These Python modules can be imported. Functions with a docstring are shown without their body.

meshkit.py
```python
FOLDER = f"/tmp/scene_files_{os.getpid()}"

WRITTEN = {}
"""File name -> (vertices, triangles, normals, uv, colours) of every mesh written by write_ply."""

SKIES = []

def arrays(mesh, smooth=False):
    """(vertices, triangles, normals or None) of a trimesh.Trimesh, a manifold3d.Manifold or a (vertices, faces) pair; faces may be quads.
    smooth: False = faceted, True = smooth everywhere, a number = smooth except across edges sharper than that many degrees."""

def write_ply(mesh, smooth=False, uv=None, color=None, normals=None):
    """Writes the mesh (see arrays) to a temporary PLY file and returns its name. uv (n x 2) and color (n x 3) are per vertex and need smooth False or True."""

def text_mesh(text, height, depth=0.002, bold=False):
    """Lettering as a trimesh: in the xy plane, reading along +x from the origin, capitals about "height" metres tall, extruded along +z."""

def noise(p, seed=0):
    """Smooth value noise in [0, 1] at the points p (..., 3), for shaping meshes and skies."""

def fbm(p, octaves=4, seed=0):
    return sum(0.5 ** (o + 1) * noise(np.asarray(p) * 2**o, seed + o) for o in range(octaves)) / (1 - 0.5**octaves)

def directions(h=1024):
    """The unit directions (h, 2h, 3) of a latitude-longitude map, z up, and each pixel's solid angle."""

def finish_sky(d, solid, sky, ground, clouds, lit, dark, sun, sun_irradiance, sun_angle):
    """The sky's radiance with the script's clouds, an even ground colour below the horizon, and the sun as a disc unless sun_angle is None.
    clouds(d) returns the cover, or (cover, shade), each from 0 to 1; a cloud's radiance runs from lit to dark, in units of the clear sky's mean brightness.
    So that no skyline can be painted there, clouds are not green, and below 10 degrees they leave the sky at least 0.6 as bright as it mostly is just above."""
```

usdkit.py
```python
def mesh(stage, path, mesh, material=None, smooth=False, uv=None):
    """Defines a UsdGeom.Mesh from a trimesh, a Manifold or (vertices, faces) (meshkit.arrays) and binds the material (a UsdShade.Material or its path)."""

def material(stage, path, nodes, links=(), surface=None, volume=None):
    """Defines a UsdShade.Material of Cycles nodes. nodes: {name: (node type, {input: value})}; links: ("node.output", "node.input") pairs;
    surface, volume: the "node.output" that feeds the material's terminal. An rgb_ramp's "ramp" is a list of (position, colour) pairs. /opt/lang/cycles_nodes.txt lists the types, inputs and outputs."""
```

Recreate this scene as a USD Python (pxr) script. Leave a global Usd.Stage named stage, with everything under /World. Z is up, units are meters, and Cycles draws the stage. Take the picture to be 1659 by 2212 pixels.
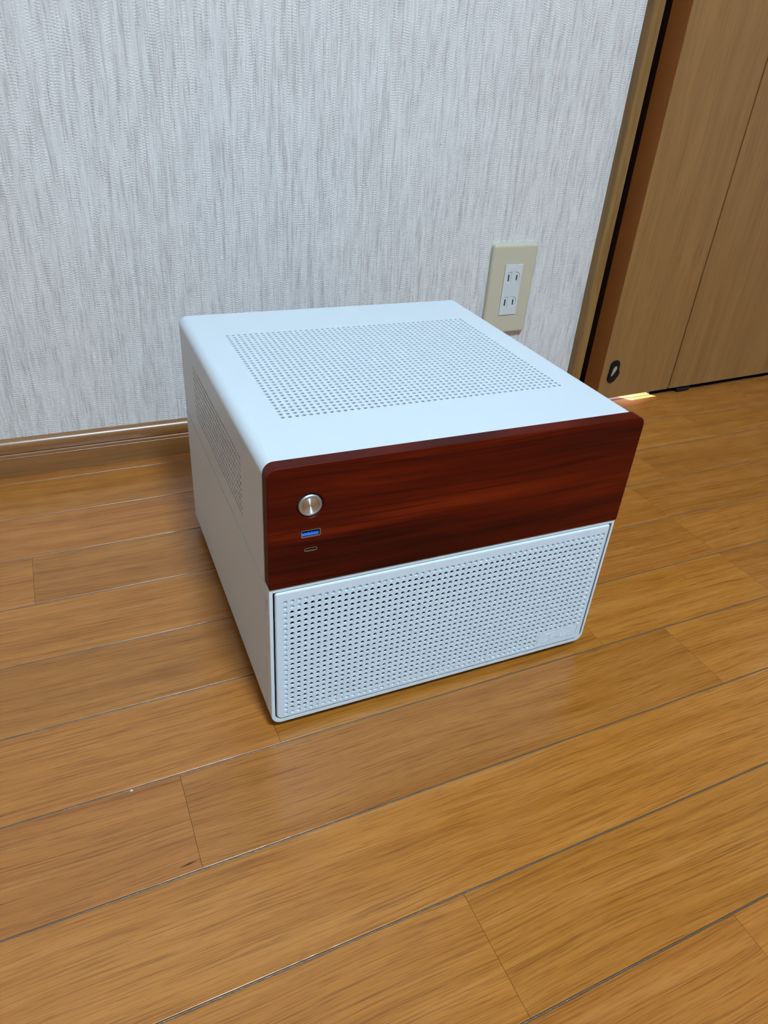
import math, random
import numpy as np, trimesh, usdkit, meshkit
import manifold3d as m3
from manifold3d import Manifold, CrossSection
from shapely.geometry import Polygon, box as sbox
from pxr import Usd, UsdGeom, UsdLux, UsdShade, Gf, Sdf

random.seed(7)
stage = Usd.Stage.CreateInMemory()
UsdGeom.SetStageUpAxis(stage, UsdGeom.Tokens.z)
UsdGeom.SetStageMetersPerUnit(stage, 1.0)
UsdGeom.Xform.Define(stage, '/World')
UsdGeom.Scope.Define(stage, '/World/Looks')

# ---------------------------------------------------------------- camera
# x runs along the back wall and the floor planks, y towards the wall, z up; origin at the front left lower corner of the case
cam = UsdGeom.Camera.Define(stage, '/World/camera')
RIGHT, DOWN, FWD = (0.9099, -0.4093, 0.0673), (-0.1704, -0.5168, -0.8390), (0.3782, 0.7520, -0.5399)
POS = (-0.0998, -0.3578, 0.4392)
cam.AddTransformOp().Set(Gf.Matrix4d(*RIGHT, 0, *[-v for v in DOWN], 0, *[-v for v in FWD], 0, *POS, 1))
cam.CreateHorizontalApertureAttr(36.0)
cam.CreateVerticalApertureAttr(36.0 * 2212 / 1659)
cam.CreateFocalLengthAttr(1544.55 / 1659 * 36.0)
cam.CreateClippingRangeAttr(Gf.Vec2f(0.01, 100))
cam.CreateExposureAttr(0.0)

# ---------------------------------------------------------------- light
ROOM_LIGHT = 205.0                    # radiance of the ceiling lamp's diffuser
ROOM_TINT = (0.77, 0.96, 1.13)       # cool white
LAMP_XY = (0.15, -1.25)
HALL_POWER = 560000.0

# ---------------------------------------------------------------- helpers
MATS = {}


def mat(name, nodes, links=(), surface='p.BSDF'):
    MATS[name] = usdkit.material(stage, '/World/Looks/' + name, nodes, links, surface)
    return MATS[name]


def plain(name, color, rough=0.5, metallic=0.0, spec=0.5, **kw):
    return mat(name, {'p': ('principled_bsdf', dict(base_color=color, roughness=rough, metallic=metallic, specular_ior_level=spec, **kw))})


def numbered(path):
    if not stage.GetPrimAtPath(path):
        return path
    k = 1
    while stage.GetPrimAtPath(f'{path}_{k:03d}'):
        k += 1
    return f'{path}_{k:03d}'


def tag(prim, label=None, category=None, group=None, kind=None):
    prim = prim.GetPrim() if hasattr(prim, 'GetPrim') else prim
    for k, v in (('label', label), ('category', category), ('group', group), ('kind', kind)):
        if v:
            prim.SetCustomDataByKey(k, v)
    return prim


def path_of(parent):
    return '/World' if parent is None else str(parent.GetPath())


def obj(name, mesh, material, parent=None, smooth=False, label=None):
    p = usdkit.mesh(stage, numbered(path_of(parent) + '/' + name), mesh, MATS[material], smooth=smooth)
    if label:
        tag(p, label)
    return p


def group(name, loc=(0, 0, 0), rotz=0.0):
    x = UsdGeom.Xform.Define(stage, numbered('/World/' + name))
    x.AddTranslateOp().Set(Gf.Vec3d(*loc))
    x.AddRotateZOp().Set(math.degrees(rotz))
    return x


def bx(x0, x1, y0, y1, z0, z1):
    return Manifold.cube((x1 - x0, y1 - y0, z1 - z0)).translate((x0, y0, z0))


def cs(poly):
    return CrossSection([np.asarray(poly.exterior.coords)[:-1]] + [np.asarray(i.coords)[:-1] for i in poly.interiors], m3.FillRule.EvenOdd)


def along_y(profile, y0, y1):
    """An xz profile swept along y."""
    profile = cs(profile) if not isinstance(profile, CrossSection) else profile
    return Manifold.extrude(profile, y1 - y0).rotate((90, 0, 0)).translate((0, y1, 0))


def along_x(poly, x0, x1):
    """A yz profile swept along x."""
    return Manifold.extrude(cs(poly), x1 - x0).rotate((90, 0, 0)).rotate((0, 0, 90)).translate((x0, 0, 0))


def along_z(poly, z0, z1):
    return Manifold.extrude(cs(poly), z1 - z0).translate((0, 0, z0))


def rrect(x0, x1, z0, z1, r=(0, 0, 0, 0), n=8):
    """Rounded rectangle; radii: lower left, lower right, upper right, upper left."""
    if np.ndim(r) == 0:
        r = (r,) * 4
    pts = []
    for (cx, cz, a0), q in zip(((x0, z0, 180), (x1, z0, 270), (x1, z1, 0), (x0, z1, 90)), r):
        if q <= 0:
            pts.append((cx, cz))
            continue
        ox, oz = cx + (q if cx == x0 else -q), cz + (q if cz == z0 else -q)
        for k in range(n + 1):
            a = math.radians(a0 + 90 * k / n)
            pts.append((ox + q * math.cos(a), oz + q * math.sin(a)))
    return Polygon(pts)


def pillow(poly, y0, y1, r, steps=5):
    """A convex xz profile between y0 (front) and y1 with its front edge rounded by r."""
    pts = []
    for k in range(steps + 1):
        a = math.pi / 2 * k / steps
        ring = poly.buffer(-(r - r * math.sin(a)), join_style=1)
        pts += [(x, y0 + r - r * math.cos(a), z) for x, z in ring.exterior.coords[:-1]]
    pts += [(x, y1, z) for x, z in poly.exterior.coords[:-1]]
    return Manifold.hull_points(np.array(pts))


def circle(cx, cz, r, n=16, rot=0.0):
    a = 2 * np.pi * (np.arange(n) + 0.5) / n + rot
    return np.stack([cx + r * np.cos(a), cz + r * np.sin(a)], 1)


def discs(points, r, n=16):
    return CrossSection([circle(x, z, r, n) for x, z in points])


# ---------------------------------------------------------------- materials
def wallpaper():
    """Vinyl paper: columns about 4 mm wide, some filled with short horizontal ribs, others with fine vertical threads."""
    M = lambda t, **k: ('math', dict(math_type=t, **k))
    n = {
        'g': ('geometry', {}), 'sep': ('separate_xyz', {}),
        'mw': ('mapping', {'mapping_type': 'point', 'scale': (70, 1, 5)}), 'w': ('noise_texture', {'scale': 1.0, 'detail': 1.0}),
        'u0': M('multiply', value2=300.0), 'w2': M('multiply', value2=2.6), 'u': M('add'),
        'cell': M('floor'), 'fr': M('fraction'),
        'wn': ('white_noise_texture', {'dimensions': '1D'}), 'ph': M('multiply', value2=40.0),
        'rz': M('multiply', value2=2 * math.pi / 0.0025), 'wob': M('multiply', value2=5.0), 'ra': M('add'), 'rb': M('add'), 'rs': M('sine'),
        'c1': M('subtract', value2=0.5), 'c2': M('absolute'), 'win': ('map_range', {'from_min': 0.46, 'from_max': 0.30, 'to_min': 0.0, 'to_max': 1.0, 'clamp': True}),
        'cx': M('multiply', value2=3.7), 'cz': M('multiply', value2=27.0), 'cv': ('combine_xyz', {}), 'mk': ('noise_texture', {'scale': 1.0, 'detail': 1.0}),
        'mask': ('map_range', {'from_min': 0.42, 'from_max': 0.54, 'to_min': 0.0, 'to_max': 1.0, 'clamp': True}),
        'r1': M('multiply'), 'rib': M('multiply'),
        'm2': ('mapping', {'mapping_type': 'point', 'scale': (950, 1, 46)}), 's2': ('noise_texture', {'scale': 1.0, 'detail': 2.0, 'roughness': 0.6}),
        'm1': ('mapping', {'mapping_type': 'point', 'scale': (260, 1, 21)}), 's1': ('noise_texture', {'scale': 1.0, 'detail': 2.0, 'roughness': 0.6}),
        'm4': ('mapping', {'mapping_type': 'point', 'scale': (900, 1, 900)}), 's4': ('noise_texture', {'scale': 1.0, 'detail': 2.0}),
        'h0': M('multiply', value2=0.26), 'h1': M('multiply_add', value2=0.9), 'h2': M('multiply_add', value2=0.85),
        'k1': M('multiply', value2=0.55), 'k2': M('multiply_add', value2=0.50), 'k3': M('multiply_add', value2=0.022),
        'ramp': ('rgb_ramp', {'ramp': [(0.36, (0.475, 0.465, 0.47)), (0.52, (0.635, 0.645, 0.65)), (0.66, (0.715, 0.73, 0.735))]}),
        'b': ('bump', {'strength': 0.75, 'distance': 0.0006}),
        'p': ('principled_bsdf', {'roughness': 0.72, 'specular_ior_level': 0.25}),
    }
    l = [('g.position', 'sep.vector'), ('g.position', 'mw.vector'), ('mw.vector', 'w.vector'), ('sep.x', 'u0.value1'), ('w.fac', 'w2.value1'), ('u0.value', 'u.value1'), ('w2.value', 'u.value2'),
         ('u.value', 'cell.value1'), ('u.value', 'fr.value1'), ('cell.value', 'wn.w'), ('wn.value', 'ph.value1'),
         ('sep.z', 'rz.value1'), ('rz.value', 'ra.value1'), ('ph.value', 'ra.value2'), ('s1.fac', 'wob.value1'), ('ra.value', 'rb.value1'), ('wob.value', 'rb.value2'), ('rb.value', 'rs.value1'),
         ('fr.value', 'c1.value1'), ('c1.value', 'c2.value1'), ('c2.value', 'win.value'),
         ('cell.value', 'cx.value1'), ('sep.z', 'cz.value1'), ('cx.value', 'cv.x'), ('cz.value', 'cv.z'), ('cv.vector', 'mk.vector'), ('mk.fac', 'mask.value'),
         ('rs.value', 'r1.value1'), ('win.result', 'r1.value2'), ('r1.value', 'rib.value1'), ('mask.result', 'rib.value2'),
         ('rib.value', 'h0.value1'), ('s2.fac', 'h1.value1'), ('h0.value', 'h1.value3'), ('s4.fac', 'h2.value1'), ('h1.value', 'h2.value3'), ('h2.value', 'b.height'),
         ('s2.fac', 'k1.value1'), ('s1.fac', 'k2.value1'), ('k1.value', 'k2.value3'), ('rib.value', 'k3.value1'), ('k2.value', 'k3.value3'), ('k3.value', 'ramp.fac'),
         ('ramp.color', 'p.base_color'), ('b.normal', 'p.normal')]
    for k in '124':
        l += [('g.position', f'm{k}.vector'), (f'm{k}.vector', f's{k}.vector')]
    mat('wallpaper', n, l)


wallpaper()


def oak_floor():
    n = {
        'g': ('geometry', {}), 'oi': ('object_info', {}),
        'off': ('vector_math', {'math_type': 'scale', 'vector1': (17.0, 5.0, 3.0)}),
        'pos': ('vector_math', {'math_type': 'add'}),
        'warp': ('noise_texture', {'scale': 5.0, 'detail': 1.0}),
        'wv': ('vector_math', {'math_type': 'multiply', 'vector2': (0.0, 0.02, 0.0)}),
        'pw': ('vector_math', {'math_type': 'add'}),
        'm1': ('mapping', {'mapping_type': 'point', 'scale': (5, 75, 1)}), 'n1': ('noise_texture', {'scale': 1.0, 'detail': 3.0, 'roughness': 0.55}),
        'm2': ('mapping', {'mapping_type': 'point', 'scale': (13, 800, 1)}), 'n2': ('noise_texture', {'scale': 1.0, 'detail': 2.0, 'roughness': 0.6}),
        'm3': ('mapping', {'mapping_type': 'point', 'scale': (34, 1500, 1)}), 'n3': ('noise_texture', {'scale': 1.0, 'detail': 2.0, 'roughness': 0.7}),
        'c1': ('rgb_ramp', {'ramp': [(0.30, (0.300, 0.108, 0.012)), (0.52, (0.355, 0.136, 0.019)), (0.72, (0.400, 0.164, 0.031))]}),
        'c2': ('rgb_ramp', {'ramp': [(0.32, (0.60, 0.52, 0.44)), (0.45, (0.94, 0.92, 0.90)), (0.62, (1.04, 1.05, 1.06))]}),
        'c3': ('rgb_ramp', {'ramp': [(0.34, (0.70, 0.64, 0.56)), (0.46, (1.0, 1.0, 1.0)), (0.72, (1.06, 1.07, 1.09))]}),
        'x1': ('mix_color', {'blend_type': 'multiply', 'fac': 0.75}), 'x2': ('mix_color', {'blend_type': 'multiply', 'fac': 0.95}),
        'tone': ('map_range', {'from_min': 0.0, 'from_max': 1.0, 'to_min': 0.93, 'to_max': 1.09}),
        'hue': ('map_range', {'from_min': 0.0, 'from_max': 1.0, 'to_min': 0.4975, 'to_max': 0.5025}),
        'wn': ('white_noise_texture', {'dimensions': '1D'}),
        'hv': ('hsv', {'saturation': 1.0, 'fac': 1.0}),
        'bm': ('math', {'math_type': 'add'}),
        'b': ('bump', {'strength': 0.22, 'distance': 0.0004}),
        'rw': ('noise_texture', {'scale': 9.0, 'detail': 3.0}),
        'rr': ('map_range', {'from_min': 0.3, 'from_max': 0.7, 'to_min': 0.17, 'to_max': 0.30, 'clamp': True}),
        'p': ('principled_bsdf', {'specular_ior_level': 0.75}),
    }
    l = [('oi.random', 'off.scale'), ('g.position', 'pos.vector1'), ('off.vector', 'pos.vector2'),
         ('pos.vector', 'warp.vector'), ('warp.color', 'wv.vector1'), ('pos.vector', 'pw.vector1'), ('wv.vector', 'pw.vector2')]
    for k in '123':
        l += [('pw.vector', f'm{k}.vector'), (f'm{k}.vector', f'n{k}.vector'), (f'n{k}.fac', f'c{k}.fac')]
    l += [('c1.color', 'x1.a'), ('c2.color', 'x1.b'), ('x1.result', 'x2.a'), ('c3.color', 'x2.b'), ('x2.result', 'hv.color'),
          ('oi.random', 'tone.value'), ('tone.result', 'hv.value'), ('oi.random', 'wn.w'), ('wn.value', 'hue.value'), ('hue.result', 'hv.hue'),
          ('hv.color', 'p.base_color'), ('n2.fac', 'bm.value1'), ('n3.fac', 'bm.value2'), ('bm.value', 'b.height'), ('b.normal', 'p.normal'),
          ('g.position', 'rw.vector'), ('rw.fac', 'rr.value'), ('rr.result', 'p.roughness')]
    mat('oak_floor', n, l)


oak_floor()


def veneer(name, scale1, scale2, ramp, rough, fine=0.5, spec=0.4, dark=0.70):
    n = {
        'tc': ('geometry', {}),
        'warp': ('noise_texture', {'scale': 6.0, 'detail': 1.0}), 'wv': ('vector_math', {'math_type': 'scale', 'scale': 0.012}), 'pw': ('vector_math', {'math_type': 'add'}),
        'm1': ('mapping', {'mapping_type': 'point', 'scale': scale1}), 'n1': ('noise_texture', {'scale': 1.0, 'detail': 4.0, 'roughness': 0.55}),
        'm2': ('mapping', {'mapping_type': 'point', 'scale': scale2}), 'n2': ('noise_texture', {'scale': 1.0, 'detail': 2.0, 'roughness': 0.6}),
        'c1': ('rgb_ramp', {'ramp': ramp}),
        'c2': ('rgb_ramp', {'ramp': [(0.34, (dark, dark * 0.92, dark * 0.84)), (0.50, (1, 1, 1)), (0.70, (1.08, 1.08, 1.08))]}),
        'x': ('mix_color', {'blend_type': 'multiply', 'fac': fine}),
        'b': ('bump', {'strength': 0.08, 'distance': 0.0004}),
        'p': ('principled_bsdf', {'roughness': rough, 'specular_ior_level': spec}),
    }
    l = [('tc.position', 'warp.vector'), ('warp.color', 'wv.vector1'), ('tc.position', 'pw.vector1'), ('wv.vector', 'pw.vector2'),
         ('pw.vector', 'm1.vector'), ('m1.vector', 'n1.vector'), ('pw.vector', 'm2.vector'), ('m2.vector', 'n2.vector'),
         ('n1.fac', 'c1.fac'), ('n2.fac', 'c2.fac'), ('c1.color', 'x.a'), ('c2.color', 'x.b'), ('x.result', 'p.base_color'), ('n2.fac', 'b.height'), ('b.normal', 'p.normal')]
    mat(name, n, l)


veneer('door_veneer', (55, 55, 2.2), (420, 420, 12), [(0.30, (0.235, 0.119, 0.036)), (0.5, (0.264, 0.138, 0.043)), (0.72, (0.293, 0.157, 0.050))], 0.42, 0.45)
veneer('trim_veneer', (120, 120, 3), (520, 520, 14), [(0.30, (0.180, 0.094, 0.026)), (0.5, (0.232, 0.128, 0.038)), (0.72, (0.285, 0.166, 0.052))], 0.36, 0.5)
veneer('baseboard_veneer', (3, 90, 90), (14, 420, 420), [(0.30, (0.190, 0.085, 0.022)), (0.5, (0.230, 0.105, 0.029)), (0.72, (0.270, 0.128, 0.038))], 0.33, 0.4, 1.0)
veneer('rosewood', (3.0, 3.0, 46), (7, 7, 420), [(0.28, (0.018, 0.0010, 0.0002)), (0.44, (0.050, 0.0027, 0.0002)), (0.57, (0.084, 0.0050, 0.0002)), (0.74, (0.150, 0.014, 0.0006))], 0.45, 0.75, 0.14, dark=0.38)


def bumpy(name, color, rough, scale, strength, dist, spec=0.5):
    mat(name, {'g': ('geometry', {}), 'n': ('noise_texture', {'scale': scale, 'detail': 2.0}), 'b': ('bump', {'strength': strength, 'distance': dist}),
               'p': ('principled_bsdf', {'base_color': color, 'roughness': rough, 'specular_ior_level': spec})},
        [('g.position', 'n.vector'), ('n.fac', 'b.height'), ('b.normal', 'p.normal')])


bumpy('groove_filler', (0.105, 0.074, 0.052), 0.24, 700, 0.9, 0.0005, 0.5)
bumpy('white_powder_coat', (0.58, 0.67, 0.73), 0.42, 2600, 0.05, 0.0001, 0.45)
plain('white_plastic', (0.60, 0.725, 0.82), 0.36, spec=0.45)
plain('dust_mesh', (0.22, 0.25, 0.28), 0.8)
plain('chassis_black', (0.006, 0.007, 0.009), 0.6, spec=0.2)
plain('chassis_grey', (0.30, 0.31, 0.32), 0.5)
plain('rubber', (0.012, 0.011, 0.011), 0.7, spec=0.25)
plain('steel', (0.44, 0.50, 0.55), 0.50, metallic=1.0)
plain('port_steel', (0.60, 0.58, 0.56), 0.42, metallic=1.0)
plain('usb_blue', (0.03, 0.20, 0.80), 0.35)
plain('usb_black', (0.004, 0.004, 0.006), 0.5)
plain('plate_beige', (0.515, 0.50, 0.385), 0.28, spec=0.5)
plain('socket_white', (0.58, 0.64, 0.655), 0.3, spec=0.5)
plain('slot_dark', (0.012, 0.012, 0.014), 0.6)
plain('latch_black', (0.006, 0.006, 0.008), 0.55, spec=0.2)
plain('latch_pale', (0.36, 0.30, 0.22), 0.5)
plain('seam_brown', (0.15, 0.065, 0.016), 0.5)
plain('joint_brown', (0.13, 0.06, 0.02), 0.8, spec=0.1)
plain('edge_brown', (0.25, 0.085, 0.018), 0.45)
plain('dark_brown', (0.0025, 0.0012, 0.0008), 0.9, spec=0.02)
plain('splinter', (0.05, 0.014, 0.004), 0.6)
plain('lint', (0.75, 0.72, 0.68), 0.8)
plain('pencil', (0.42, 0.41, 0.42), 0.8)
plain('room_paint', (0.72, 0.69, 0.65), 0.8)
plain('ceiling_paint', (0.82, 0.82, 0.81), 0.8)
plain('wood_cladding', (0.66, 0.55, 0.43), 0.5)
plain('hall_paint', (0.30, 0.27, 0.23), 0.9)
plain('hall_boards', (0.30, 0.14, 0.045), 0.4)
plain('lamp_housing', (0.8, 0.8, 0.8), 0.4)
mat('lamp_diffuser', {'e': ('emission', {'color': ROOM_TINT, 'strength': ROOM_LIGHT})}, surface='e.emission')
# turned metal: the grain runs in circles round the button's centre, so highlights spread along the spokes
BTN = (0.02785, 0.1920)
mat('turned_metal', {
    'tc': ('texture_coordinate', {}), 's': ('vector_math', {'math_type': 'subtract', 'vector2': (BTN[0], 0.0, BTN[1])}),
    'nn': ('vector_math', {'math_type': 'normalize'}),
    'p': ('principled_bsdf', {'base_color': (0.66, 0.68, 0.70), 'metallic': 1.0, 'roughness': 0.50, 'anisotropic': 0.96})},
    [('tc.object', 's.vector1'), ('s.vector', 'nn.vector1'), ('nn.vector', 'p.tangent')])

# ================================================================ the room
WALL_Y, BACK_T = 0.464, 0.10
X0, X1, YF, CEIL = -2.4, 2.4, -3.2, 2.4
DX0, DX1, DH = 0.608, 1.475, 2.02         # the door opening
w = along_y(Polygon([(X0, 0), (DX0, 0), (DX0, DH), (DX1, DH), (DX1, 0), (X1, 0), (X1, CEIL), (X0, CEIL)]), WALL_Y, WALL_Y + BACK_T)
tag(obj('wall_back', w, 'wallpaper'), 'pale grey wall papered in woven vertical ribs behind the case', 'wall', kind='structure')
tag(obj('wall_left', bx(X0 - 0.1, X0, YF, WALL_Y + BACK_T, 0, CEIL), 'wood_cladding'), 'pale wood clad side wall left of the camera, out of view', 'wall', kind='structure')
tag(obj('wall_right', bx(X1, X1 + 0.1, YF, WALL_Y + BACK_T, 0, CEIL), 'room_paint'), 'side wall right of the door, out of view', 'wall', kind='structure')
tag(obj('wall_front', bx(X0 - 0.1, X1 + 0.1, YF - 0.1, YF, 0, CEIL), 'room_paint'), 'wall behind the camera, out of view', 'wall', kind='structure')
tag(obj('ceiling', bx(X0 - 0.1, X1 + 0.1, YF - 0.1, WALL_Y + BACK_T, CEIL, CEIL + 0.1), 'ceiling_paint'), 'white ceiling above the room, out of view', 'ceiling', kind='structure')

# floor: one mesh per plank, bevelled long edges, greyish filler in the grooves
floor = group('floor')
tag(floor, 'glossy honey oak strip floor with grey filled grooves', 'floor', kind='structure')
PW, YA = 0.07543, 0.3637
GAP, CH = 0.0011, 0.0005


def plank(x0, x1, y0, y1):
    a, b = y0 + GAP / 2, y1 - GAP / 2
    prof = Polygon([(a, -0.012), (b, -0.012), (b, -CH), (b - CH * 0.45, -CH * 0.3), (b - CH * 1.1, 0), (a + CH * 1.1, 0), (a + CH * 0.45, -CH * 0.3), (a, -CH)])
    body = along_x(prof, x0 + 0.0001, x1 - 0.0001)
    obj('plank', body, 'oak_floor', floor, smooth=60)


JOINTS = {-1: [0.60, 1.05], 0: [-0.52, 0.30, 0.93], 1: [-0.40, 0.11, 0.76, 1.22], 2: [-0.1563, 0.2, 0.5950, 0.98], 3: [-0.38, 0.22, 0.5271, 0.83],
          4: [-0.46, 0.12, 0.5271, 0.92], 5: [-0.30, 0.0030, 0.3073, 0.5271, 0.83], 6: [-0.375, -0.0716, 0.3780, 0.5271, 0.98],
          7: [-0.23, 0.47, 0.86], 8: [-0.23, 0.0742, 0.61], 9: [-0.38, 0.2260, 0.53], 10: [-0.15, 0.34]}
fill = []
row = -2
while True:
    y1, y0 = YA - (row - 1) * PW, YA - row * PW
    if y1 < YF + 0.02:
        break
    if row < -1:                                   # beyond the wall: only in the doorway
        xs = [DX0, 1.02, DX1]
    else:
        rj = random.Random(row + 50)
        js = JOINTS.get(row) or sorted(rj.uniform(X0 + 0.2, X1 - 0.2) for _ in range(5))
        xs = [X0] + list(js) + [X1]
        lo, hi = js[0], js[-1]
        while lo - 0.45 > X0 + 0.1:
            lo -= 0.45
            xs.insert(1, lo)
        while hi + 0.45 < X1 - 0.1:
            hi += 0.45
            xs.insert(-1, hi)
    for p0, p1 in zip(xs, xs[1:]):
        if p1 - p0 > 0.004:
            plank(p0, p1, max(y0, YF), y1)
    if row >= 0:
        prof = Polygon([(y1 - GAP / 2, -0.012), (y1 + GAP / 2, -0.012)] +
                       [(y1 + GAP / 2 * math.cos(math.pi * k / 8), -0.00062 + 0.00042 * math.sin(math.pi * k / 8)) for k in range(9)])
        fill.append(along_x(prof, X0, X1))
    row += 1
obj('groove_filler', Manifold.compose(fill), 'groove_filler', floor, smooth=50, label='grey filler worn shiny in the grooves')
obj('subfloor', bx(X0, X1, YF, WALL_Y + 0.11, -0.05, -0.0122), 'joint_brown', floor)
obj('splinter_mark', along_z(Polygon([(-0.0850, -0.0829), (-0.0790, -0.0817), (-0.0738, -0.0818), (-0.0785, -0.0829)]), -0.0004, 0.00012), 'splinter', floor, label='dark splinter mark at the end of a plank')
obj('scuff_mark', along_z(Polygon([(0.4543, 0.0384), (0.4556, 0.0391), (0.4578, 0.0388), (0.4562, 0.0384)]), -0.0004, 0.00012), 'splinter', floor, label='small dark nick in a plank')

# baseboard with a rounded top, a groove and a bead
B0 = 0.4550
prof = [(WALL_Y, 0), (B0, 0), (B0, 0.0243)]
prof += [(B0 + 0.0004 - 0.0004 * math.sin(math.pi * k / 6) + (0.0012 if k == 6 else 0), 0.0243 + 0.0030 * (1 - math.cos(math.pi * k / 6)) / 2) for k in range(1, 7)]
prof += [(B0 + 0.0024, 0.0280), (B0 + 0.0024, 0.0292), (B0 + 0.0011, 0.0300)]
prof += [(B0 + 0.0011 - 0.0013 * math.sin(math.pi * k / 16), 0.0300 + 0.0080 * k / 8) for k in range(1, 8)]
prof += [(B0 + 0.0070 - 0.0070 * math.cos(math.pi / 2 * k / 9), 0.0380 + 0.0070 * math.sin(math.pi / 2 * k / 9)) for k in range(0, 10)]
prof += [(WALL_Y, 0.0450)]
bb = Polygon(prof).buffer(0)
tag(obj('baseboard_back', along_x(bb, X0, DX0 - 0.0002), 'baseboard_veneer', smooth=25), 'brown moulded skirting with rounded top and groove along the papered wall', 'skirting', kind='structure')

# door casing, left jamb with its stop; right jamb and head
def casing_profile(x0, x1):
    c = 0.0012
    return Polygon([(x0 + c, 0.4492), (x1 - c, 0.4492), (x1, 0.4492 + c), (x1, 0.5640), (x0, 0.5640), (x0, 0.4492 + c)])


t1 = group('trim_1')
tag(t1, 'narrow brown wooden door casing between papered wall and door', 'door frame', kind='structure')
obj('casing', along_z(casing_profile(DX0, 0.6235), 0, DH), 'trim_veneer', t1)
obj('stop_strip', bx(0.6235, 0.664, 0.4775, 0.492, 0.0, DH), 'dark_brown', t1, label='black weather strip in the rebate')
t2 = group('trim_2')
tag(t2, 'right door casing outside the picture', 'door frame', kind='structure')
obj('casing', along_z(casing_profile(1.4590, DX1), 0, DH), 'trim_veneer', t2)
obj('stop_strip', bx(1.43, 1.4590, 0.520, 0.535, 0.0, DH), 'dark_brown', t2)
t3 = group('trim_3')
tag(t3, 'head of the door casing above the picture', 'door frame', kind='structure')
obj('casing', bx(0.6235, 1.4590, 0.4492, 0.564, DH - 0.0155, DH), 'trim_veneer', t3)

# door: two veneered leaves meeting at a brown seam, a black seal under it, a latch and a pivot
DOOR_R = 0.035
door = group('door_1', (0.6455, 0.4290, 0), DOOR_R)
tag(door, 'light brown veneered door with a vertical seam and a gap at the floor', 'door', kind='structure')
DT, DZ0, DZ1 = 0.033, 0.0092, 1.995
SEAM = 0.1530


def leaf(x0, x1):
    c = 0.0008
    return along_z(Polygon([(x0 + c, 0), (x1 - c, 0), (x1, c), (x1, DT), (x0, DT), (x0, c)]), DZ0, DZ1)


obj('edge_band', bx(0, 0.0007, 0.0009, DT, DZ0, DZ1), 'edge_brown', door, label='reddish brown edge of the door')
obj('door_leaf', leaf(0.0007, SEAM - 0.0016), 'door_veneer', door)
obj('door_leaf', leaf(SEAM + 0.0016, 0.7950), 'door_veneer', door)
obj('leaf_seam', bx(SEAM - 0.0016, SEAM + 0.0016, 0.0022, DT - 0.002, DZ0, DZ1), 'seam_brown', door, label='dark brown seam between the leaves')
obj('bottom_seal', bx(0.1210, 0.7930, 0.0075, DT - 0.002, 0.0006, DZ0), 'dark_brown', door, label='black seal closing the gap under the door')
obj('bottom_pivot', pillow(rrect(0.1740, 0.2030, 0.0003, 0.0066, (0.002, 0.004, 0.001, 0.001)), -0.0012, 0.0072, 0.002), 'latch_black', door, smooth=30, label='black pivot fitting under the door')


def door_xz(pts):
    """Points seen on the plane y = 0.430 taken to the door's own x and z."""
    return [((x - 0.6455), z) for x, z in pts]


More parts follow.
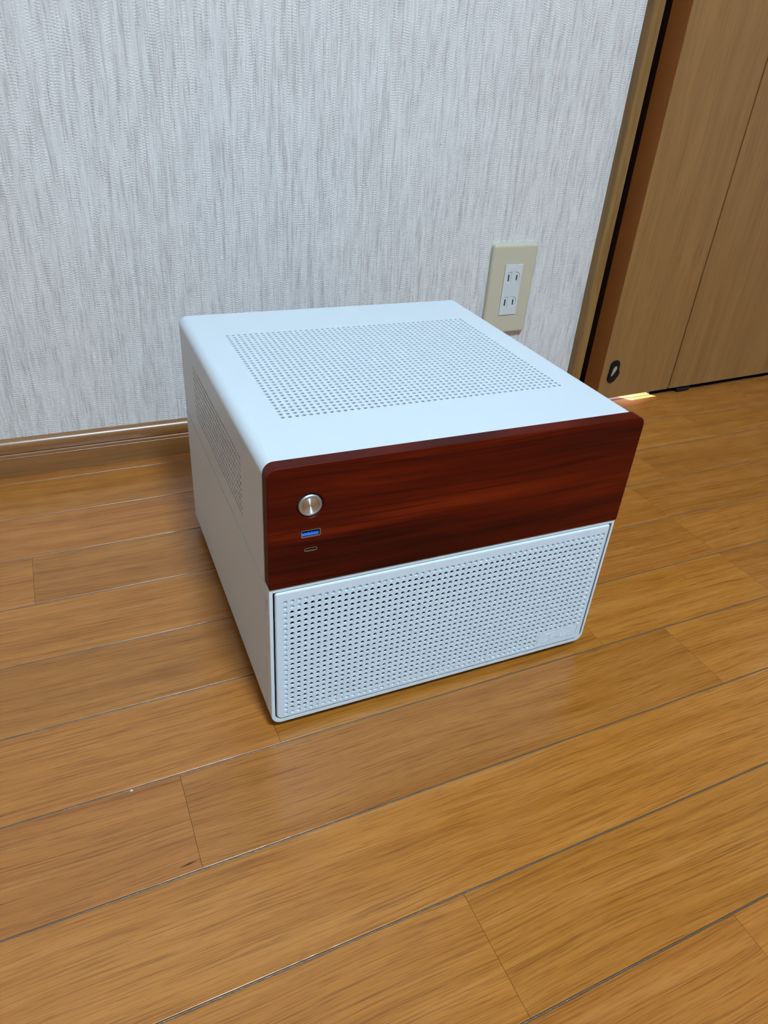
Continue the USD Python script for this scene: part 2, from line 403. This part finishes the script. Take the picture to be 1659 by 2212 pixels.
lp = door_xz([(0.6693, 0.0717), (0.6728, 0.0708), (0.6755, 0.0672), (0.6764, 0.0640), (0.6766, 0.0575), (0.6772, 0.0548), (0.6787, 0.0530), (0.6790, 0.0495), (0.6778, 0.0462),
              (0.6762, 0.0440), (0.6740, 0.0408), (0.6705, 0.0374), (0.6655, 0.0362), (0.6605, 0.0378), (0.6573, 0.0430), (0.6574, 0.0480), (0.6580, 0.0530), (0.6582, 0.0628), (0.6590, 0.0680), (0.6634, 0.0711)])
hole = door_xz([(0.6683, 0.0622), (0.6703, 0.0615), (0.6712, 0.0594), (0.6707, 0.0566), (0.6692, 0.0540), (0.6672, 0.0515), (0.6650, 0.0484), (0.6636, 0.0476), (0.6631, 0.0492), (0.6638, 0.0530), (0.6647, 0.0575), (0.6660, 0.0608)])
lpoly, hpoly = Polygon(lp).buffer(-0.0030).buffer(0.0060, 24).buffer(-0.0030, 24), Polygon(hole).buffer(0.0011)
ring = Manifold.batch_boolean([along_y(lpoly.buffer(-0.0012 + 0.0012 * math.sin(math.radians(a))), -0.0024 + 0.0012 * (1 - math.cos(math.radians(a))), 0.0) for a in (0, 30, 60, 90)], m3.OpType.Add)
latch = obj('latch_plate', ring - along_y(hpoly, -0.01, 0.01), 'latch_black', door, smooth=30, label='black plastic latch plate low on the door')
obj('latch_insert', along_y(hpoly.buffer(-0.0001), -0.0016, 0.0), 'latch_pale', latch, label='pale insert in the teardrop opening')

# ================================================================ the computer case
ZOFF, YAW = 0.00663, -0.01769
case = group('computer_case', (0, 0, ZOFF), YAW)
tag(case, 'white compact computer case with dark red wooden front strip standing on the floor', 'computer case')
W, D, H = 0.2860, 0.2935, 0.2201
ZS, YB = 0.1287, 0.0100                       # the seam on the sides; the front edge of the shell
R, T = 0.0080, 0.0010

# upper cover: folded sheet with ventilation holes in the top and the sides
outer = rrect(0, W, ZS + 0.0002, H, (0, 0, R, R), 10)
inner = rrect(T, W - T, ZS - 0.01, H - T, (0, 0, R - T, R - T), 10)
cover = along_y(cs(outer), YB, D) - along_y(cs(inner), YB - 0.01, D + 0.01)
PT = 0.00503
tops = [(0.0307 + i * PT, 0.0683 + j * PT) for i in range(46) for j in range(34)]
cover = cover - Manifold.extrude(discs(tops, 0.00146), 0.01).translate((0, 0, H - 0.005))
sides = [(0.0681 + i * 0.00503, 0.1483 + j * 0.00508) for i in range(34) for j in range(10)]
slug = Manifold.extrude(discs(sides, 0.00146), W + 0.02).rotate((90, 0, 0)).rotate((0, 0, 90)).translate((-0.01, 0, 0))
cover = cover - slug
obj('top_cover', cover, 'white_powder_coat', case, smooth=30)

# lower body: a tray a hair wider than the cover, so that its top edge catches the light
lo = 0.00025
outer = rrect(-lo, W + lo, 0.0017, ZS - 0.0001, (0.007, 0.007, 0, 0), 8)
inner = rrect(T, W - T, 0.0030, ZS + 0.01, (0.006, 0.006, 0, 0), 8)
obj('lower_body', along_y(cs(outer), YB + 0.0001, D) - along_y(cs(inner), YB - 0.01, D + 0.01), 'white_powder_coat', case, smooth=30)
obj('back_panel', bx(T + 0.0003, W - T - 0.0003, D - 0.003, D - 0.0015, 0.0035, H - T - 0.0085), 'white_powder_coat', case)
obj('dust_filter', bx(0.022, W - 0.022, 0.060, 0.243, H - T - 0.0042, H - T - 0.0026), 'dust_mesh', case, label='grey dust filter behind the top holes')
obj('dust_filter', bx(T + 0.0010, T + 0.0022, 0.060, 0.243, 0.143, 0.199), 'dust_mesh', case)
obj('dust_filter', bx(W - T - 0.0022, W - T - 0.0010, 0.060, 0.243, 0.143, 0.199), 'dust_mesh', case)
obj('inner_chassis', bx(0.006, W - 0.006, 0.032, 0.285, 0.006, ZS - 0.004), 'chassis_black', case)
for fx, fy in ((0.030, 0.030), (W - 0.030, 0.030), (0.030, 0.262), (W - 0.030, 0.262)):
    obj('foot', Manifold.revolve(CrossSection([np.array([(0, -ZOFF), (0.0105, -ZOFF), (0.0125, -ZOFF + 0.0015), (0.0135, 0.0017), (0, 0.0017)])]), 32).translate((fx, fy, 0)), 'rubber', case, smooth=30)

# lower front frame
ZW = 0.1300
fo = rrect(0.0002, W - 0.0002, 0.0, ZW, (0.0078, 0.0078, 0.0006, 0.0006), 10)
fi = rrect(0.0028, W - 0.0028, 0.0041, ZW - 0.0028, (0.0052, 0.0052, 0.0008, 0.0008), 8)
frame = pillow(fo, 0.0, YB, 0.0011) - along_y(cs(fi), -0.01, 0.02)
fc = along_y(rrect(-0.001, 0.0040, 0.1075, 0.1180), 0.0048, 0.0064)         # finger slot in the left edge
frame = frame - fc
obj('finger_slot', bx(0.0011, 0.0030, 0.0046, 0.0066, 0.1073, 0.1182), 'chassis_black', case, label='dark finger slot in the edge of the front frame')
obj('front_frame', frame, 'white_plastic', case, smooth=30)

# perforated front grille with the lettered badge
PF, GX, GZ, GY = 0.00491, 0.01103, 0.1177, -0.0008
GT = 0.00150
px0, px1, pz0, pz1 = 0.0041, W - 0.0044, 0.0048, 0.1264
go = rrect(px0, px1, pz0, pz1, (0.0045, 0.0045, 0.0022, 0.0022), 8)
grille = pillow(go, GY, GY + 0.0024, 0.0016, 6) - along_y(go.buffer(-0.0024), GY + GT, GY + 0.01)      # pressed sheet with turned edges
pts = [(GX + i * PF, GZ - j * PF) for i in range(55) for j in range(23) if not (i >= 46 and j >= 20)]
grille = grille - along_y(discs(pts, 0.00153), GY - 0.01, GY + 0.02)
lx0, lx1, lz0, lz1 = 0.2349, 0.2762, 0.0098, 0.0214
groove = along_y(cs(rrect(lx0, lx1, lz0, lz1, 0.0026)), GY - 0.001, GY + 0.0005) - along_y(cs(rrect(lx0 + 0.0006, lx1 - 0.0006, lz0 + 0.0006, lz1 - 0.0006, 0.0020)), GY - 0.002, GY + 0.001)
grille = grille - groove
gr = obj('front_grille', grille, 'white_plastic', case, smooth=30)
back = along_y(sbox(px0 + 0.0026, pz0 + 0.0026, px1 - 0.0026, pz1 - 0.0026), GY + GT + 0.00003, GY + GT + 0.0014)
e = PF / 2
openp = sbox(GX + e, GZ - 22 * PF + e, GX + 54 * PF - e, GZ - e)
for q in (sbox(GX + e - 1e-4, GZ - 1.5 * PF, GX + 2.5 * PF, GZ), sbox(GX + 51.5 * PF, GZ - 1.5 * PF, GX + 54 * PF, GZ), sbox(GX + 45.6 * PF, 0, GX + 55 * PF, GZ - 19.5 * PF)):
    openp = openp.difference(q)
obj('dust_filter', bx(0.0040, W - 0.0040, GY + 0.0030, GY + 0.0042, 0.0056, ZW - 0.0042), 'chassis_black', case, label='black dust filter behind the front grille')
obj('grille_backing', back - along_y(openp, 0, 0.02), 'white_plastic', case)

# badge lettering: a tall J sweeping down to the left, then ONSBO in small capitals
s = 0.0003
J = Polygon([(0.2424, 0.0190), (0.2482, 0.0199), (0.2475, 0.0124), (0.2472, 0.0115), (0.2410, 0.0106), (0.2409, 0.0113), (0.2452, 0.0121), (0.2461, 0.0127), (0.2468, 0.0188), (0.2426, 0.0181)])
letters = [along_y(J.buffer(0), GY - s, GY + 0.0002)]
tm = meshkit.text_mesh('ONSBO', 0.0033, 0.0005)
tv = np.array(tm.vertices)
sx = (0.2696 - 0.2484) / (tv[:, 0].max() - tv[:, 0].min())
tv = np.stack([0.2484 + (tv[:, 0] - tv[:, 0].min()) * sx, GY + 0.0002 - tv[:, 2], 0.0122 + tv[:, 1]], 1)
badge = trimesh.util.concatenate([trimesh.Trimesh(*[(q.vert_properties[:, :3], q.tri_verts) for q in [letters[0].to_mesh()]][0], process=False), trimesh.Trimesh(tv, np.array(tm.faces), process=False)])
badge.vertices += (0.0004, 0, 0.0004)
obj('badge_lettering', badge, 'white_plastic', gr, label='raised white lettering in the badge')

# wooden upper front
WY = -0.0010
wo = rrect(0.0003, W - 0.0003, ZW + 0.0003, 0.2213, (0.0012, 0.0012, 0.0070, 0.0070), 10)
wood = pillow(wo, WY, 0.0089, 0.0008, 4)
bx_c, bz_c = BTN
wood = wood - along_y(CrossSection([circle(bx_c, bz_c, 0.0082, 48)]), -0.02, 0.006)
sink = Manifold.revolve(CrossSection([np.array([(0, -0.001), (0.0095, -0.001), (0.0095, 0.0), (0.0082, 0.0012), (0, 0.0012)])]), 48).rotate((-90, 0, 0))
wood = wood - sink.translate((bx_c, WY, bz_c))
ua, ub = rrect(0.0219, 0.0350, 0.1681, 0.1738, 0.0004), rrect(0.0239, 0.0329, 0.1569, 0.1598, 0.00144)
wood = wood - along_y(cs(ua), -0.02, 0.0080) - along_y(cs(ub), -0.02, 0.0080)
obj('front_backing', along_y(rrect(0.0030, W - 0.0030, ZW + 0.0030, H - 0.0030, (0.001, 0.001, 0.006, 0.006)), 0.0090, 0.0104) - along_y(sbox(0.017, 0.150, 0.040, 0.203), 0, 0.02), 'chassis_black', case)
obj('wood_panel', wood, 'rosewood', case, smooth=30, label='dark red rosewood strip with streaky grain')

# power button: dark gap, bright ring, turned face
btn = obj('power_button', Manifold.revolve(CrossSection([np.array([(0.0059, 0), (0.0078, 0), (0.0078, 0.0044), (0.0072, 0.0051), (0.0062, 0.0051), (0.0059, 0.0049)])]), 64).rotate((90, 0, 0)).translate((bx_c, 0.0036, bz_c)), 'steel', case, smooth=30, label='round bright steel power button')
obj('button_face', Manifold.cylinder(0.0040, 0.00585, 0.00585, 64).rotate((90, 0, 0)).translate((bx_c, 0.0030, bz_c)), 'turned_metal', btn, label='turned steel face with spoke highlights')
obj('button_well', Manifold.cylinder(0.0015, 0.0085, 0.0085, 48).rotate((90, 0, 0)).translate((bx_c, 0.0059, bz_c)), 'usb_black', btn)

# ports
def port(poly, name, label, rim):
    o = obj(name, along_y(poly, WY - 0.0001, 0.0075) - along_y(poly.buffer(-rim), -0.02, 0.02), 'port_steel', case, label=label)
    obj('port_well', along_y(poly.buffer(-rim - 0.00002), 0.0062, 0.0072), 'usb_black', o)
    return o


ub = rrect(0.0240, 0.0328, 0.1570, 0.1597, 0.00134)
pa = port(rrect(0.0220, 0.0349, 0.1682, 0.1737, 0.0004), 'usb_port', 'rectangular port with a blue tongue', 0.00035)
pc = port(ub, 'usb_port', 'small oval port with rounded ends', 0.00030)
tongue = bx(0.0225, 0.0338, -0.0002, 0.0066, 0.1692, 0.1711)
for k in range(5):
    tongue = tongue - along_y(rrect(0.02305 + k * 0.00225, 0.02305 + k * 0.00225 + 0.0013, 0.17045, 0.1720, (0.0003, 0.0003, 0, 0), 3), -0.01, 0.0040)
obj('port_tongue', tongue, 'usb_blue', pa, label='blue plastic tongue with notches')
obj('port_tongue', bx(0.0257, 0.0311, 0.0012, 0.0066, 0.1581, 0.1586), 'usb_black', pc)

# ================================================================ wall socket
so = group('wall_socket', (0.4738, WALL_Y, 0.1798))
tag(so, 'beige wall socket plate with two white two-slot outlets, right behind the case', 'wall socket')
plate = pillow(rrect(-0.0346, 0.0346, -0.0602, 0.0602, 0.0050, 8), -0.0078, -0.0002, 0.0042, 7)
IW, IZ0, IZ1 = 0.01375, -0.0335, 0.0345
plate = plate - along_y(rrect(-IW - 0.0002, IW + 0.0002, IZ0 - 0.0002, IZ1 + 0.0002, 0.0003), -0.02, 0.01)
plate = plate - along_y(CrossSection([circle(0.0190, -0.0355, 0.0006, 12)]), -0.02, -0.004)
obj('socket_plate', plate, 'plate_beige', so, smooth=30, label='glossy beige cover plate')
ins = pillow(rrect(-IW, IW, IZ0, IZ1, 0.0006), -0.0090, -0.0006, 0.0006, 3)
slots = []
for zc in (0.0165, -0.0165):
    pit = rrect(-0.0108, 0.0108, zc - 0.0080, zc + 0.0080, 0.0062).difference(sbox(-0.0026, zc - 0.01, 0.0026, zc + 0.01))
    ins = ins - along_y(pit.geoms[0], -0.02, -0.0083) - along_y(pit.geoms[1], -0.02, -0.0083)
    for sxx, hh in ((-0.0064, 0.0045), (0.0064, 0.0037)):
        sl = sbox(sxx - 0.0011, zc - hh, sxx + 0.0011, zc + hh)
        ins = ins - along_y(sl, -0.02, -0.0030)
        slots.append(along_y(sl.buffer(0.0001), -0.0072, -0.0035))
mod = obj('socket_module', ins, 'socket_white', so, smooth=30, label='white outlet module with four slots')
for sl in slots:
    obj('slot', sl, 'slot_dark', mod)
obj('marking_rib', bx(-0.0055, 0.0055, -0.0092, -0.0089, 0.0285, 0.0290), 'socket_white', mod)

# small marks on the wall and a crumb on the floor
tag(obj('pin_hole', Manifold.cylinder(0.0004, 0.0009, 0.0009, 10).rotate((90, 0, 0)).translate((0.3489, WALL_Y + 0.0001, 0.3531)), 'pencil'), 'tiny dark pin hole in the wallpaper above the socket', 'pin hole')
arc = [(0.5281 + 0.0165 * t, 0.1175 + 0.0095 * t - 0.0035 * t * t) for t in np.linspace(0, 1, 9)]
from shapely.geometry import LineString
tag(obj('pencil_mark', along_y(LineString(arc).buffer(0.00022), WALL_Y - 0.00008, WALL_Y + 0.0001), 'pencil'), 'faint curved grey pencil mark on the wallpaper right of the socket', 'mark')
tag(obj('paint_crumb', Manifold.hull_points(np.array([(-0.1058, -0.0150, 0.0), (-0.1034, -0.0147, 0.0), (-0.1040, -0.0158, 0.0), (-0.1046, -0.0142, 0.0), (-0.1044, -0.0150, 0.0013), (-0.1050, -0.0152, 0.0009)])), 'lint'), 'tiny white crumb lying beside a floor groove, left of the case', 'crumb')

# ================================================================ ceiling lamp
LX, LY = LAMP_XY
lamp = group('ceiling_lamp', (LX, LY, CEIL))
tag(lamp, 'round white ceiling lamp above the camera, out of view', 'ceiling lamp')
obj('housing', Manifold.cylinder(0.05, 0.21, 0.21, 64).translate((0, 0, -0.05)), 'lamp_housing', lamp, smooth=30)
obj('diffuser', Manifold.revolve(CrossSection([np.array([(0, -0.075), (0.10, -0.072), (0.17, -0.064), (0.20, -0.0502), (0, -0.0502)])]), 64), 'lamp_diffuser', lamp, smooth=30)

# ================================================================ the lit hall behind the door; its light comes under the door
HY = 1.75
tag(obj('hall_floor', bx(-0.7, X1, 0.5905, HY, -0.05, 0.0), 'hall_boards'), 'wooden hall floor beyond the door, seen only in the gap', 'floor', kind='structure')
tag(obj('wall_hall', along_z(Polygon([(-0.8, 0.565), (-0.7, 0.565), (-0.7, HY), (X1, HY), (X1, 0.565), (X1 + 0.1, 0.565), (X1 + 0.1, HY + 0.1), (-0.8, HY + 0.1)]), 0, CEIL), 'hall_paint'), 'walls of the hall beyond the door, out of view', 'wall', kind='structure')
tag(obj('ceiling_hall', bx(-0.8, X1 + 0.1, 0.565, HY + 0.1, CEIL, CEIL + 0.1), 'hall_paint'), 'ceiling of the hall beyond the door, out of view', 'ceiling', kind='structure')
hl = UsdLux.SphereLight.Define(stage, '/World/hall_lamp')
hl.AddTranslateOp().Set(Gf.Vec3d(0.11, 1.28, 0.235))
hl.CreateRadiusAttr(0.012)
hl.CreateIntensityAttr(HALL_POWER)
hl.CreateColorAttr(Gf.Vec3f(0.66, 0.90, 1.75))
tag(hl, 'small bright hall lamp low beyond the door, out of view', 'lamp')
